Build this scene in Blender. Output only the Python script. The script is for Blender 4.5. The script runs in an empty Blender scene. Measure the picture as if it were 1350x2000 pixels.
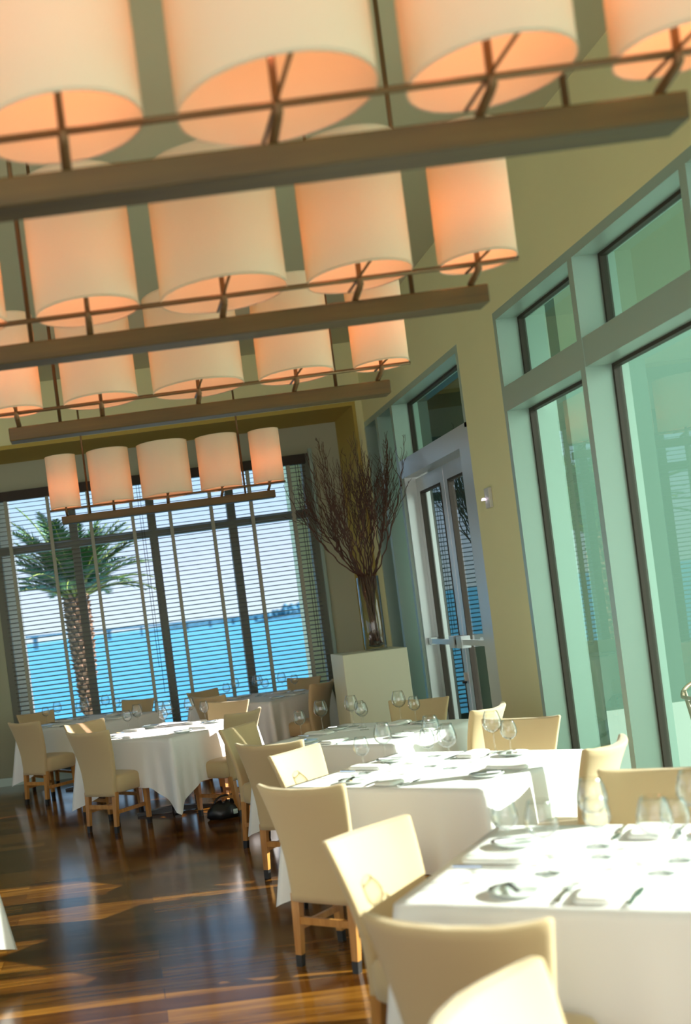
import bpy, math, random
from mathutils import Vector, Matrix
random.seed(7)
PI = math.pi
S = bpy.context.scene
C = S.collection

# ------------------------------------------------------------------ camera
cam_d = bpy.data.cameras.new('camera'); cam = bpy.data.objects.new('camera', cam_d); C.objects.link(cam)
S.camera = cam
EYE = 1.70
cam.matrix_world = Matrix.Translation((0, 0, EYE)) @ Matrix.Rotation(PI/2, 4, 'X') @ Matrix.Rotation(math.radians(7.3), 4, 'Z').inverted()
cam_d.sensor_fit = 'VERTICAL'; cam_d.sensor_height = 36.0; cam_d.sensor_width = 24.3
cam_d.lens = 40.5                       # 2250 px on a 2000 px frame
cam_d.shift_x = 0.222; cam_d.shift_y = 0.116
cam_d.dof.use_dof = True; cam_d.dof.focus_distance = 9.0; cam_d.dof.aperture_fstop = 1.8
cam_d.clip_end = 3000

# ------------------------------------------------------------------ light
S.view_settings.view_transform = 'Standard'; S.view_settings.look = 'None'
S.view_settings.gamma = 1.0; S.view_settings.use_curve_mapping = False
S.view_settings.exposure = 0.75
S.cycles.max_bounces = 10; S.cycles.transparent_max_bounces = 24
S.cycles.diffuse_bounces = 5; S.cycles.glossy_bounces = 5; S.cycles.transmission_bounces = 6
S.cycles.use_denoising = True
S.cycles.sample_clamp_indirect = 6.0

w = bpy.data.worlds.new('sky'); S.world = w; w.use_nodes = True
nt = w.node_tree; nt.nodes.clear()
tc = nt.nodes.new('ShaderNodeTexCoord'); sx = nt.nodes.new('ShaderNodeSeparateXYZ')
rp = nt.nodes.new('ShaderNodeValToRGB'); bg = nt.nodes.new('ShaderNodeBackground'); wo = nt.nodes.new('ShaderNodeOutputWorld')
nt.links.new(tc.outputs['Generated'], sx.inputs[0]); nt.links.new(sx.outputs['Z'], rp.inputs[0])
cr = rp.color_ramp
cr.elements[0].position = 0.0; cr.elements[0].color = (0.52, 0.61, 0.66, 1)
cr.elements[1].position = 1.0; cr.elements[1].color = (0.22, 0.50, 0.85, 1)
for p, c in ((0.05, (0.50, 0.58, 0.72, 1)), (0.14, (0.33, 0.52, 0.70, 1)), (0.4, (0.26, 0.48, 0.74, 1))):
    e = cr.elements.new(p); e.color = c
# warm glow added to the unseen sky at rear right to fill the room
dt = nt.nodes.new('ShaderNodeVectorMath'); dt.operation = 'DOT_PRODUCT'; dt.inputs[1].default_value = (0.6, -0.75, 0.27)
mr = nt.nodes.new('ShaderNodeMapRange'); mr.inputs[1].default_value = -0.1; mr.inputs[2].default_value = 0.9; mr.interpolation_type = 'SMOOTHSTEP'
mg = nt.nodes.new('ShaderNodeMix'); mg.data_type = 'RGBA'; mg.inputs[7].default_value = (1.95, 1.88, 1.70, 1)
nt.links.new(tc.outputs['Generated'], dt.inputs[0]); nt.links.new(dt.outputs['Value'], mr.inputs[0]); nt.links.new(mr.outputs[0], mg.inputs[0])
nt.links.new(rp.outputs[0], mg.inputs[6]); nt.links.new(mg.outputs[2], bg.inputs[0]); bg.inputs[1].default_value = 1.0
nt.links.new(bg.outputs[0], wo.inputs[0])

sun_d = bpy.data.lights.new('sun', 'SUN'); sun = bpy.data.objects.new('sun', sun_d); C.objects.link(sun)
SUN_AZ, SUN_EL = math.radians(4), math.radians(24)      # over the terrace, square to the storefront
SUN_DIR = Vector((-math.cos(SUN_AZ)*math.cos(SUN_EL), math.sin(SUN_AZ)*math.cos(SUN_EL), -math.sin(SUN_EL)))
sun.rotation_euler = SUN_DIR.to_track_quat('-Z', 'Y').to_euler()
sun_d.energy = 12.0; sun_d.color = (1.0, 0.76, 0.76); sun_d.angle = math.radians(0.6)

# ------------------------------------------------------------------ helpers
def col(r, g, b):
    f = lambda c: (c/255/12.92 if c/255 <= 0.04045 else ((c/255+0.055)/1.055)**2.4)
    return (f(r), f(g), f(b), 1)

def mat(name, base, rough=0.6, metal=0.0, spec=0.5, bump=None, noise=None, sheen=0.0, trans=0.0, emit=None, estr=0.0):
    m = bpy.data.materials.new(name); m.use_nodes = True
    n = m.node_tree; b = n.nodes['Principled BSDF']
    b.inputs['Base Color'].default_value = base; b.inputs['Roughness'].default_value = rough
    b.inputs['Metallic'].default_value = metal; b.inputs['Specular IOR Level'].default_value = spec
    if sheen: b.inputs['Sheen Weight'].default_value = sheen
    if emit: b.inputs['Emission Color'].default_value = emit; b.inputs['Emission Strength'].default_value = estr
    if noise or bump:
        t = n.nodes.new('ShaderNodeTexCoord')
    if noise:   # (scale, amount)
        nz = n.nodes.new('ShaderNodeTexNoise'); nz.inputs['Scale'].default_value = noise[0]; nz.inputs['Detail'].default_value = 4
        n.links.new(t.outputs['Object'], nz.inputs['Vector'])
        mx = n.nodes.new('ShaderNodeMix'); mx.data_type = 'RGBA'
        mx.inputs[6].default_value = tuple(c*(1-noise[1]) for c in base[:3]) + (1,)
        mx.inputs[7].default_value = tuple(min(1, c*(1+noise[1])) for c in base[:3]) + (1,)
        n.links.new(nz.outputs[0], mx.inputs[0]); n.links.new(mx.outputs[2], b.inputs['Base Color'])
    if bump:    # (scale, strength)
        nb = n.nodes.new('ShaderNodeTexNoise'); nb.inputs['Scale'].default_value = bump[0]; nb.inputs['Detail'].default_value = 3
        n.links.new(t.outputs['Object'], nb.inputs['Vector'])
        bp = n.nodes.new('ShaderNodeBump'); bp.inputs['Strength'].default_value = bump[1]; bp.inputs['Distance'].default_value = 0.01
        n.links.new(nb.outputs[0], bp.inputs['Height']); n.links.new(bp.outputs[0], b.inputs['Normal'])
    return m

def wood(name, dark, light, scale=(3, 30, 3), rough=0.35):
    m = mat(name, dark, rough); n = m.node_tree; b = n.nodes['Principled BSDF']
    t = n.nodes.new('ShaderNodeTexCoord'); mp = n.nodes.new('ShaderNodeMapping'); mp.inputs['Scale'].default_value = scale
    nz = n.nodes.new('ShaderNodeTexNoise'); nz.inputs['Scale'].default_value = 2.0; nz.inputs['Detail'].default_value = 6
    r = n.nodes.new('ShaderNodeValToRGB'); r.color_ramp.elements[0].color = dark; r.color_ramp.elements[1].color = light
    r.color_ramp.elements[0].position = 0.3; r.color_ramp.elements[1].position = 0.7
    n.links.new(t.outputs['Object'], mp.inputs[0]); n.links.new(mp.outputs[0], nz.inputs['Vector'])
    n.links.new(nz.outputs[0], r.inputs[0]); n.links.new(r.outputs[0], b.inputs['Base Color'])
    return m

def front_only(n, fac, sock):
    g = n.nodes.new('ShaderNodeNewGeometry'); q = n.nodes.new('ShaderNodeMath'); q.operation = 'SUBTRACT'; q.inputs[0].default_value = 1.0
    k = n.nodes.new('ShaderNodeMath'); k.operation = 'MULTIPLY'; k.use_clamp = True
    n.links.new(g.outputs['Backfacing'], q.inputs[1]); n.links.new(q.outputs[0], k.inputs[0]); n.links.new(fac, k.inputs[1]); n.links.new(k.outputs[0], sock)

def pane_glass(name, tint, ior=1.5):
    """thin window pane: what comes straight through is tinted, the rest mirrors by angle"""
    m = bpy.data.materials.new(name); m.use_nodes = True; n = m.node_tree; n.nodes.clear()
    o = n.nodes.new('ShaderNodeOutputMaterial'); tr = n.nodes.new('ShaderNodeBsdfTransparent'); gl = n.nodes.new('ShaderNodeBsdfGlossy')
    mx = n.nodes.new('ShaderNodeMixShader'); fr = n.nodes.new('ShaderNodeFresnel'); fr.inputs[0].default_value = ior
    tr.inputs[0].default_value = tint; gl.inputs['Roughness'].default_value = 0.0; gl.inputs[0].default_value = (0.9, 1, 0.97, 1)
    front_only(n, fr.outputs[0], mx.inputs[0]); n.links.new(tr.outputs[0], mx.inputs[1]); n.links.new(gl.outputs[0], mx.inputs[2])
    n.links.new(mx.outputs[0], o.inputs[0]); return m

class MB:
    """collects shapes; build() links them as one mesh object"""
    def __init__(s): s.v = []; s.f = []; s.sm = []
    def add(s, vs, fs, smooth=False):
        k = len(s.v); s.v += [tuple(p) for p in vs]; s.f += [tuple(i+k for i in f) for f in fs]; s.sm += [smooth]*len(fs); return s
    def box(s, x0, x1, y0, y1, z0, z1):
        return s.add([(x0,y0,z0),(x1,y0,z0),(x1,y1,z0),(x0,y1,z0),(x0,y0,z1),(x1,y0,z1),(x1,y1,z1),(x0,y1,z1)],
                     [(0,3,2,1),(4,5,6,7),(0,1,5,4),(1,2,6,5),(2,3,7,6),(3,0,4,7)])
    def loft(s, rings, cap=True, smooth=True, closed=True):
        n = len(rings[0]); vs = [p for r in rings for p in r]; fs = []
        for i in range(len(rings)-1):
            for j in range(n if closed else n-1):
                a = i*n+j; b = i*n+(j+1) % n; fs.append((a, b, b+n, a+n))
        s.add(vs, fs, smooth)
        if cap:
            k = len(s.v)-len(vs)
            s.f.append(tuple(k+j for j in reversed(range(n)))); s.sm.append(False)
            s.f.append(tuple(k+(len(rings)-1)*n+j for j in range(n))); s.sm.append(False)
        return s
    def tube(s, p0, p1, r0, r1=None, n=8, cap=True):
        r1 = r0 if r1 is None else r1; p0 = Vector(p0); p1 = Vector(p1); d = (p1-p0).normalized()
        a = d.orthogonal().normalized(); b = d.cross(a)
        return s.loft([[p + (a*math.cos(2*PI*j/n)+b*math.sin(2*PI*j/n))*r for j in range(n)] for p, r in ((p0, r0), (p1, r1))], cap)
    def path(s, pts, rad, n=6):
        rings = []
        for i, p in enumerate(pts):
            p = Vector(p); d = (Vector(pts[min(i+1, len(pts)-1)])-Vector(pts[max(i-1, 0)])).normalized()
            a = d.cross(Vector((0.31, 0.95, 0.02))).normalized(); b = d.cross(a); r = rad[i] if isinstance(rad, (list, tuple)) else rad
            rings.append([p+(a*math.cos(2*PI*j/n)+b*math.sin(2*PI*j/n))*r for j in range(n)])
        return s.loft(rings)
    def lathe(s, prof, n=24, c=(0,0,0), cap=False):
        return s.loft([[(c[0]+r*math.cos(2*PI*j/n), c[1]+r*math.sin(2*PI*j/n), c[2]+z) for j in range(n)] for r, z in prof], cap)
    def build(s, name, m, parent=None, loc=None, rot=None):
        me = bpy.data.meshes.new(name); me.from_pydata(s.v, [], s.f); me.materials.append(m)
        for p, q in zip(me.polygons, s.sm): p.use_smooth = q
        me.update()
        o = bpy.data.objects.new(name, me); C.objects.link(o)
        if parent: o.parent = parent
        if loc: o.location = loc
        if rot is not None: o.rotation_euler = (0, 0, rot)
        return o

def bevel(o, wd, seg=2):
    b = o.modifiers.new('bevel', 'BEVEL'); b.width = wd; b.segments = seg; b.limit_method = 'ANGLE'; return o

def tag(o, label=None, cat=None, group=None, kind=None):
    if label: o['label'] = label
    if cat: o['category'] = cat
    if group: o['group'] = group
    if kind: o['kind'] = kind
    return o
def thing(name, label, cat, loc=(0,0,0), rz=0, group=None):
    o = bpy.data.objects.new(name, None); C.objects.link(o); o.location = loc; o.rotation_euler = (0,0,rz); o.empty_display_size = 0.1
    return tag(o, label, cat, group)
def struct(o): o['kind'] = 'structure'; return o
def frame(name):
    o = bpy.data.objects.new(name, None); C.objects.link(o); o['kind'] = 'structure'; return o
def copy_tree(o, parent=None):
    c = o.copy(); C.objects.link(c); c.parent = parent
    for ch in KIDS.get(o.name, []) or [k for k in o.children]: copy_tree(ch, c)
    return c
KIDS = {}
def dup(o, loc, rz, label, group=None):
    c = copy_tree(o); c.location = loc; c.rotation_euler = (0, 0, rz); c['label'] = label
    if group: c['group'] = group
    return c

# ------------------------------------------------------------------ materials
M = {}
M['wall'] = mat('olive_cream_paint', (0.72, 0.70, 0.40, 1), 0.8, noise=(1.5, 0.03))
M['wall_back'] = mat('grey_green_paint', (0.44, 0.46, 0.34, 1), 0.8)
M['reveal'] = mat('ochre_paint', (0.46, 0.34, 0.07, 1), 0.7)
M['ceiling'] = mat('ceiling_paint', (0.50, 0.50, 0.34, 1), 0.9)
M['frame'] = mat('pale_window_paint', (0.34, 0.46, 0.41, 1), 0.35, metal=0.2)
M['darkframe'] = mat('bronze_mullion', (0.16, 0.17, 0.13, 1), 0.5)
M['gasket'] = mat('rubber_gasket', (0.035, 0.025, 0.015, 1), 0.6)
M['alu'] = mat('door_aluminium', (0.55, 0.60, 0.60, 1), 0.3, metal=0.5)
M['glass_side'] = pane_glass('tinted_window_glass', (0.79, 0.945, 0.89, 1), 1.75)
M['glass_door'] = pane_glass('door_glass', (0.84, 0.93, 0.92, 1), 1.6)
M['glass_back'] = pane_glass('sea_window_glass', (0.97, 0.99, 1.0, 1), 1.25)
M['blind'] = mat('blind_slat', (0.16, 0.14, 0.11, 1), 0.5)
M['tape'] = mat('blind_tape', (0.40, 0.40, 0.32, 1), 0.8)
M['valance'] = mat('blind_headrail', (0.03, 0.018, 0.01, 1), 0.6)
M['cloth'] = mat('white_linen', (0.86, 0.84, 0.82, 1), 0.85, sheen=0.2, bump=(9, 0.25))
M['uph'] = mat('sand_upholstery', (0.56, 0.415, 0.225, 1), 0.85, sheen=0.25, bump=(260, 0.15))
M['leg'] = wood('honey_beech', (0.38, 0.15, 0.03, 1), (0.56, 0.27, 0.07, 1), (20, 20, 2), 0.35)
M['tip'] = mat('dark_leg_tip', (0.012, 0.01, 0.01, 1), 0.4)
M['iron'] = mat('black_iron', (0.015, 0.015, 0.017, 1), 0.35, metal=0.3)
M['beam'] = wood('walnut_beam', (0.060, 0.037, 0.005, 1), (0.105, 0.068, 0.011, 1), (1, 12, 12), 0.45)
M['rod'] = mat('bronze_rod', (0.17, 0.10, 0.04, 1), 0.4, metal=0.5)
M['steel'] = mat('cutlery_steel', (0.75, 0.76, 0.76, 1), 0.12, metal=1.0)
M['china'] = mat('white_china', (0.80, 0.86, 0.82, 1), 0.12)
M['napkin'] = mat('folded_linen', (0.82, 0.82, 0.78, 1), 0.85, bump=(40, 0.2))
M['branch'] = mat('willow_bark', (0.07, 0.024, 0.008, 1), 0.6, noise=(20, 0.3))
M['pebble'] = mat('dark_pebble', (0.05, 0.05, 0.04, 1), 0.3)
M['pedestal'] = mat('pale_green_laminate', (0.60, 0.63, 0.45, 1), 0.5)
M['plastic'] = mat('grey_plastic', (0.5, 0.5, 0.46, 1), 0.4)
M['lens'] = mat('strobe_lens_glint', (0.9, 0.8, 0.95, 1), 0.05, emit=(1, 0.8, 1, 1), estr=1.0)  # emission puts a white-magenta glint into the lens
M['bulb'] = mat('lamp_bulb', (1, 0.8, 0.6, 1), 0.3, emit=(1, 0.36, 0.22, 1), estr=19)
M['bent'] = wood('bentwood', (0.20, 0.14, 0.08, 1), (0.3, 0.22, 0.13, 1))
M['trunk'] = mat('palm_bark', (0.20, 0.15, 0.10, 1), 0.9, noise=(9, 0.5))
M['boot'] = mat('palm_leaf_base', (0.26, 0.19, 0.12, 1), 0.9, noise=(14, 0.5))
M['frond'] = mat('palm_leaflet', (0.035, 0.13, 0.045, 1), 0.45, noise=(3, 0.5))
M['stalk'] = mat('palm_stalk', (0.16, 0.26, 0.05, 1), 0.5)
M['sand'] = mat('pale_sand', (0.5, 0.46, 0.36, 1), 0.9)
M['tile'] = mat('pale_terrace_tile', (0.26, 0.33, 0.28, 1), 0.6)
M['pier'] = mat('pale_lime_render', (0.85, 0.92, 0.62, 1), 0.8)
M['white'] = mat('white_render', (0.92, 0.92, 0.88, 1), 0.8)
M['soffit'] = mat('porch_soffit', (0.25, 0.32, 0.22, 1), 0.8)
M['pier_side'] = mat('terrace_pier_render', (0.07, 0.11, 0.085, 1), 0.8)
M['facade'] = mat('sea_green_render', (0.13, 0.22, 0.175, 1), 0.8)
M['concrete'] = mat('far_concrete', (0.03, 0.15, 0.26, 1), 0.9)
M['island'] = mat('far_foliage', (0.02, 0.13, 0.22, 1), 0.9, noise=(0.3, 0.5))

def drinking_glass():
    m = bpy.data.materials.new('clear_stemware'); m.use_nodes = True; n = m.node_tree; n.nodes.clear()
    o = n.nodes.new('ShaderNodeOutputMaterial'); tr = n.nodes.new('ShaderNodeBsdfTransparent'); gl = n.nodes.new('ShaderNodeBsdfGlossy')
    mx = n.nodes.new('ShaderNodeMixShader'); fr = n.nodes.new('ShaderNodeLayerWeight'); fr.inputs[0].default_value = 0.5; pw = n.nodes.new('ShaderNodeMath'); pw.operation = 'POWER'; pw.inputs[1].default_value = 2.0; ma = n.nodes.new('ShaderNodeMath'); ma.operation = 'MULTIPLY_ADD'; ma.inputs[1].default_value = 0.7; ma.inputs[2].default_value = 0.08; n.links.new(fr.outputs['Facing'], pw.inputs[0]); n.links.new(pw.outputs[0], ma.inputs[0])
    tr.inputs[0].default_value = (0.985, 0.99, 0.99, 1); gl.inputs['Roughness'].default_value = 0.03
    p3 = n.nodes.new('ShaderNodeMath'); p3.operation = 'POWER'; p3.inputs[1].default_value = 3.0; n.links.new(fr.outputs['Facing'], p3.inputs[0])
    cm = n.nodes.new('ShaderNodeMix'); cm.data_type = 'RGBA'; cm.inputs[6].default_value = (0.985, 0.99, 0.99, 1); cm.inputs[7].default_value = (0.48, 0.54, 0.53, 1)
    n.links.new(p3.outputs[0], cm.inputs[0]); n.links.new(cm.outputs[2], tr.inputs[0])     # more glass to pass through towards the rim
    front_only(n, ma.outputs[0], mx.inputs[0]); n.links.new(tr.outputs[0], mx.inputs[1]); n.links.new(gl.outputs[0], mx.inputs[2])
    n.links.new(mx.outputs[0], o.inputs[0]); return m
M['stemware'] = drinking_glass()

def shade_mat():
    m = bpy.data.materials.new('lamp_shade_paper'); m.use_nodes = True; n = m.node_tree; n.nodes.clear()
    o = n.nodes.new('ShaderNodeOutputMaterial'); d = n.nodes.new('ShaderNodeBsdfDiffuse'); t = n.nodes.new('ShaderNodeBsdfTranslucent')
    mx = n.nodes.new('ShaderNodeMixShader'); mx.inputs[0].default_value = 0.20
    d.inputs[0].default_value = (0.84, 0.80, 0.62, 1); t.inputs[0].default_value = (0.90, 0.50, 0.20, 1)
    n.links.new(d.outputs[0], mx.inputs[1]); n.links.new(t.outputs[0], mx.inputs[2]); n.links.new(mx.outputs[0], o.inputs[0]); return m
M['shade'] = shade_mat()

def floor_mat():
    m = mat('dark_glossy_planks', (0.08, 0.03, 0.01, 1), 0.14, spec=0.22); n = m.node_tree; b = n.nodes['Principled BSDF']
    t = n.nodes.new('ShaderNodeTexCoord')
    br = n.nodes.new('ShaderNodeTexBrick'); br.offset = 0.4; br.inputs['Scale'].default_value = 1.0
    br.inputs['Brick Width'].default_value = 2.1; br.inputs['Row Height'].default_value = 0.16
    br.inputs['Mortar Size'].default_value = 0.002; br.inputs['Color1'].default_value = (0, 0, 0, 1); br.inputs['Color2'].default_value = (1, 1, 1, 1)
    br.inputs['Mortar'].default_value = (0, 0, 0, 1); br.inputs['Bias'].default_value = -0.1
    n.links.new(t.outputs['Object'], br.inputs['Vector'])
    mp = n.nodes.new('ShaderNodeMapping'); mp.inputs['Scale'].default_value = (1.2, 16, 1)
    nz = n.nodes.new('ShaderNodeTexNoise'); nz.inputs['Scale'].default_value = 1.6; nz.inputs['Detail'].default_value = 6
    n.links.new(t.outputs['Object'], mp.inputs[0]); n.links.new(mp.outputs[0], nz.inputs['Vector'])
    ad = n.nodes.new('ShaderNodeMath'); ad.operation = 'MULTIPLY_ADD'; ad.inputs[1].default_value = 0.6
    sub = n.nodes.new('ShaderNodeMath'); sub.operation = 'SUBTRACT'; sub.inputs[1].default_value = 0.15
    n.links.new(br.outputs['Color'], ad.inputs[0]); n.links.new(nz.outputs[0], sub.inputs[0]); n.links.new(sub.outputs[0], ad.inputs[2])
    r = n.nodes.new('ShaderNodeValToRGB'); e = r.color_ramp
    e.elements[0].position = 0.15; e.elements[0].color = (0.035, 0.009, 0.001, 1); e.elements[1].position = 0.95; e.elements[1].color = (0.26, 0.105, 0.014, 1)
    q = e.elements.new(0.5); q.color = (0.085, 0.028, 0.003, 1)
    n.links.new(ad.outputs[0], r.inputs[0]); n.links.new(r.outputs[0], b.inputs['Base Color'])
    nb = n.nodes.new('ShaderNodeTexNoise'); nb.inputs['Scale'].default_value = 2.0
    bp = n.nodes.new('ShaderNodeBump'); bp.inputs['Strength'].default_value = 0.05; bp.inputs['Distance'].default_value = 0.02
    n.links.new(t.outputs['Object'], nb.inputs['Vector']); n.links.new(nb.outputs[0], bp.inputs['Height']); n.links.new(bp.outputs[0], b.inputs['Normal'])
    return m
M['floor'] = floor_mat()

def sea_mat():
    m = mat('sea_water', (0.012, 0.30, 0.50, 1), 0.35, spec=0.35); n = m.node_tree; b = n.nodes['Principled BSDF']
    t = n.nodes.new('ShaderNodeTexCoord'); mp = n.nodes.new('ShaderNodeMapping'); mp.inputs['Scale'].default_value = (0.25, 1.0, 1)
    nz = n.nodes.new('ShaderNodeTexNoise'); nz.inputs['Scale'].default_value = 0.35; nz.inputs['Detail'].default_value = 8
    bp = n.nodes.new('ShaderNodeBump'); bp.inputs['Strength'].default_value = 0.6; bp.inputs['Distance'].default_value = 0.6
    n.links.new(t.outputs['Object'], mp.inputs[0]); n.links.new(mp.outputs[0], nz.inputs['Vector'])
    n.links.new(nz.outputs[0], bp.inputs['Height']); n.links.new(bp.outputs[0], b.inputs['Normal'])
    r = n.nodes.new('ShaderNodeValToRGB'); r.color_ramp.elements[0].position = 0.3; r.color_ramp.elements[1].position = 0.75
    r.color_ramp.elements[0].color = (0.002, 0.16, 0.28, 1); r.color_ramp.elements[1].color = (0.018, 0.26, 0.38, 1)
    n.links.new(nz.outputs[0], r.inputs[0]); n.links.new(r.outputs[0], b.inputs['Base Color'])
    return m
M['sea'] = sea_mat()

# ------------------------------------------------------------------ room shell
XR, XG = 3.05, 3.23          # inner face of the right wall, plane of its glass
YN, YB = 13.0, 14.0          # wall with the recess, window wall inside the recess
XL, YF, ZC = -5.5, -3.5, 4.6
HEAD, BAR0, BAR1, SILL = 3.68, 2.94, 3.12, 0.12
struct(MB().box(XL, XR+0.35, YF, YB+0.1, -0.12, 0).build('floor', M['floor']))
struct(MB().box(XL, XR+0.35, YF, YB+0.3, ZC, ZC+0.15).build('ceiling', M['ceiling']))
wr = MB()
wr.box(XR, XR+0.35, YF, YN+0.3, HEAD, ZC)                  # above all openings
wr.box(XR, XR+0.35, 8.55, 9.45, 0, HEAD)                   # column
wr.box(XR, XR+0.35, 13.04, YN+0.3, 0, HEAD)
wr.box(XR, XR+0.35, YF, -1.42, 0, HEAD)
struct(wr.build('wall_right', M['wall']))
wb = MB()
wb.box(XL, -1.85, YN, YN+0.3, 0, ZC); wb.box(-1.85, 2.94, YN, YN+0.3, 3.89, ZC); wb.box(2.94, XR, YN, YN+0.3, 0, ZC)
struct(wb.build('wall_back', M['wall']))
wi = MB()
wi.box(-1.85, -1.40, YB, YB+0.2, 0, 3.9); wi.box(2.56, 3.0, YB, YB+0.2, 0, 3.9); wi.box(-1.40, 2.56, YB, YB+0.2, 3.55, 3.9); wi.box(-1.40, 2.56, YB, YB+0.2, 0, 0.06)
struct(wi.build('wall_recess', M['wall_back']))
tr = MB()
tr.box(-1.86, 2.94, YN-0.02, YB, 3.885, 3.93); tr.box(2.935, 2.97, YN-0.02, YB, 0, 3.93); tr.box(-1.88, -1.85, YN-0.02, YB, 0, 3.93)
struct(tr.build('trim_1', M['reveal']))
# left wall far off to the side, with tall openings to the sky
wl = MB(); wl.box(XL-0.3, XL, YF, YB, 3.2, ZC); wl.box(XL-0.3, XL, YF, YB, 0, 0.3)
for y in (-3.5, 0.2, 3.9, 7.6, 11.3): wl.box(XL-0.3, XL, y, y+1.1, 0.3, 3.2)
wl.box(XL-0.3, XL, 12.4, YB, 0.3, 3.2)
struct(wl.build('wall_left', M['wall']))
bb = MB(); bb.box(XR-0.015, XR, 8.55, 9.45, 0, 0.1); struct(bb.build('baseboard_right', M['frame']))
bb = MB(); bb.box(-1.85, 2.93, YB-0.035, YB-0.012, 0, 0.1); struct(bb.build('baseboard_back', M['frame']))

# sea window in the recess: frame, three mullions, transom, panes
w1 = frame('window_1')
f = MB()
f.box(-1.40, -1.30, YB+0.02, YB+0.16, 0.06, 3.55); f.box(2.47, 2.56, YB+0.02, YB+0.16, 0.06, 3.55)
f.box(-1.30, 2.47, YB+0.02, YB+0.16, 3.47, 3.55); f.box(-1.30, 2.47, YB+0.02, YB+0.16, 0.06, 0.14)
f.build('window_frame', M['darkframe'], w1)
for x in (-0.385, 0.575, 1.55): MB().box(x-0.05, x+0.05, YB+0.03, YB+0.15, 0.14, 3.47).build('mullion', M['darkframe'], w1)
MB().box(-1.30, 2.47, YB+0.025, YB+0.155, 2.78, 2.88).build('transom', M['darkframe'], w1)
xs = [-1.30, -0.385, 0.575, 1.55, 2.47]
for i in range(4):
    for z0, z1 in ((0.14, 2.78), (2.88, 3.47)):
        MB().box(xs[i]+0.05*(i > 0), xs[i+1]-0.05*(i < 3), YB+0.085, YB+0.091, z0, z1).build('pane', M['glass_back'], w1)
MB().box(2.56, 2.60, YB-0.03, YB, 0.06, 3.6).build('window_casing', M['frame'], w1)

# storefront along the right wall
def bay(wn, y0, y1, panes_z, far_jamb=True, near_jamb=True, gasket=True):
    """one glazed bay between y0 and y1"""
    for z0, z1 in panes_z:
        p = MB().box(XG, XG+0.012, y0, y1, z0, z1).build('pane', M['glass_side'], wn)
        if gasket:
            g = MB(); t = 0.022
            g.box(XG-0.02, XG+0.03, y1-t, y1, z0, z1); g.box(XG-0.02, XG+0.03, y0, y0+t, z0, z1)
            g.box(XG-0.02, XG+0.03, y0+t, y1-t, z1-t, z1); g.box(XG-0.02, XG+0.03, y0+t, y1-t, z0, z0+t)
            g.build('gasket', M['gasket'], wn)
w2 = frame('window_2')
ym = [-1.42, 0.0, 1.42, 2.84, 4.26, 5.68, 7.10]
f = MB(); f.box(XR, XR+0.37, 8.49, 8.55, SILL, HEAD); f.box(XR, XG+0.08, -1.42, 8.49, HEAD-0.06, HEAD); f.box(XR, XG+0.08, -1.42, 8.49, 0, SILL)
f.build('window_frame', M['frame'], w2)
MB().box(XR, XG+0.08, -1.42, 8.49, BAR0, BAR1).build('transom', M['frame'], w2)
for y in ym: MB().box(XR-0.004, XG+0.084, y-0.035, y+0.035, SILL, HEAD-0.06).build('mullion', M['frame'], w2)
for a, b in zip(ym, ym[1:]+[8.525]): bay(w2, a+0.035, b-0.035, ((SILL, BAR0), (BAR1, HEAD-0.06)))
# transom lights over the doors, and the sidelights
w3 = frame('window_3')
f = MB(); f.box(XR, XG+0.08, 9.45, 9.51, 3.0, HEAD); f.box(XR, XG+0.08, 9.51, 13.04, HEAD-0.06, HEAD); f.build('window_frame', M['frame'], w3)
bay(w3, 9.51, 11.72, ((3.04, HEAD-0.06),))
w4 = frame('window_4')
f = MB(); f.box(XR, XG+0.08, 11.72, 13.04, 0, SILL); f.build('window_frame', M['frame'], w4)
for y in (11.76, 12.42, 13.0): MB().box(XR-0.004, XG+0.084, y-0.04, y+0.04, 0, HEAD-0.06).build('mullion', M['frame'], w4)
for a, b in ((11.80, 12.38), (12.46, 12.96)): bay(w4, a, b, ((SILL, HEAD-0.06),))
# doors
t2 = MB(); t2.box(XR, XG+0.08, 9.45, 9.72, 0, 2.86); t2.box(XR, XG+0.08, 9.45, 11.72, 2.86, 3.04); t2.box(XR+0.02, XG+0.08, 11.66, 11.72, 0, 2.86)
struct(t2.build('trim_2', M['alu']))
def door(name, y0, y1, near):
    d = frame(name); x0, x1 = XG-0.05, XG+0.0
    f = MB(); f.box(x0, x1, y0, y0+0.11, 0.01, 2.84); f.box(x0, x1, y1-0.11, y1, 0.01, 2.84)
    f.box(x0, x1, y0+0.11, y1-0.11, 2.70, 2.84); f.box(x0, x1, y0+0.11, y1-0.11, 0.01, 0.28)
    f.build('door_frame', M['alu'], d)
    MB().box(x0+0.02, x0+0.03, y0+0.11, y1-0.11, 0.28, 2.70).build('pane', M['glass_door'], d)
    g = MB(); t = 0.02
    for a, b in ((y0+0.11, y0+0.11+t), (y1-0.11-t, y1-0.11)): g.box(x0-0.004, x1+0.004, a, b, 0.28, 2.70)
    g.box(x0-0.004, x1+0.004, y0+0.13, y1-0.13, 2.68, 2.70); g.build('gasket', M['gasket'], d)
    b = MB().box(x0-0.075, x0-0.05, y0+0.03, y1-0.03, 1.17, 1.22)
    b.build('push_bar', M['alu'], d)
    ey = (y1-0.19, y1-0.03) if near else (y0+0.03, y0+0.19)
    MB().box(x0-0.085, x0, ey[0], ey[1], 1.14, 1.25).build('latch_case', M['alu'], d)
    ey = (y0+0.02, y0+0.1) if near else (y1-0.1, y1-0.02)
    MB().box(x0-0.08, x0, ey[0], ey[1], 1.16, 1.23).build('bar_bracket', M['alu'], d)
    return d
d1 = door('door_1', 10.72, 11.655, False); d2 = door('door_2', 9.725, 10.705, True)
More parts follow.
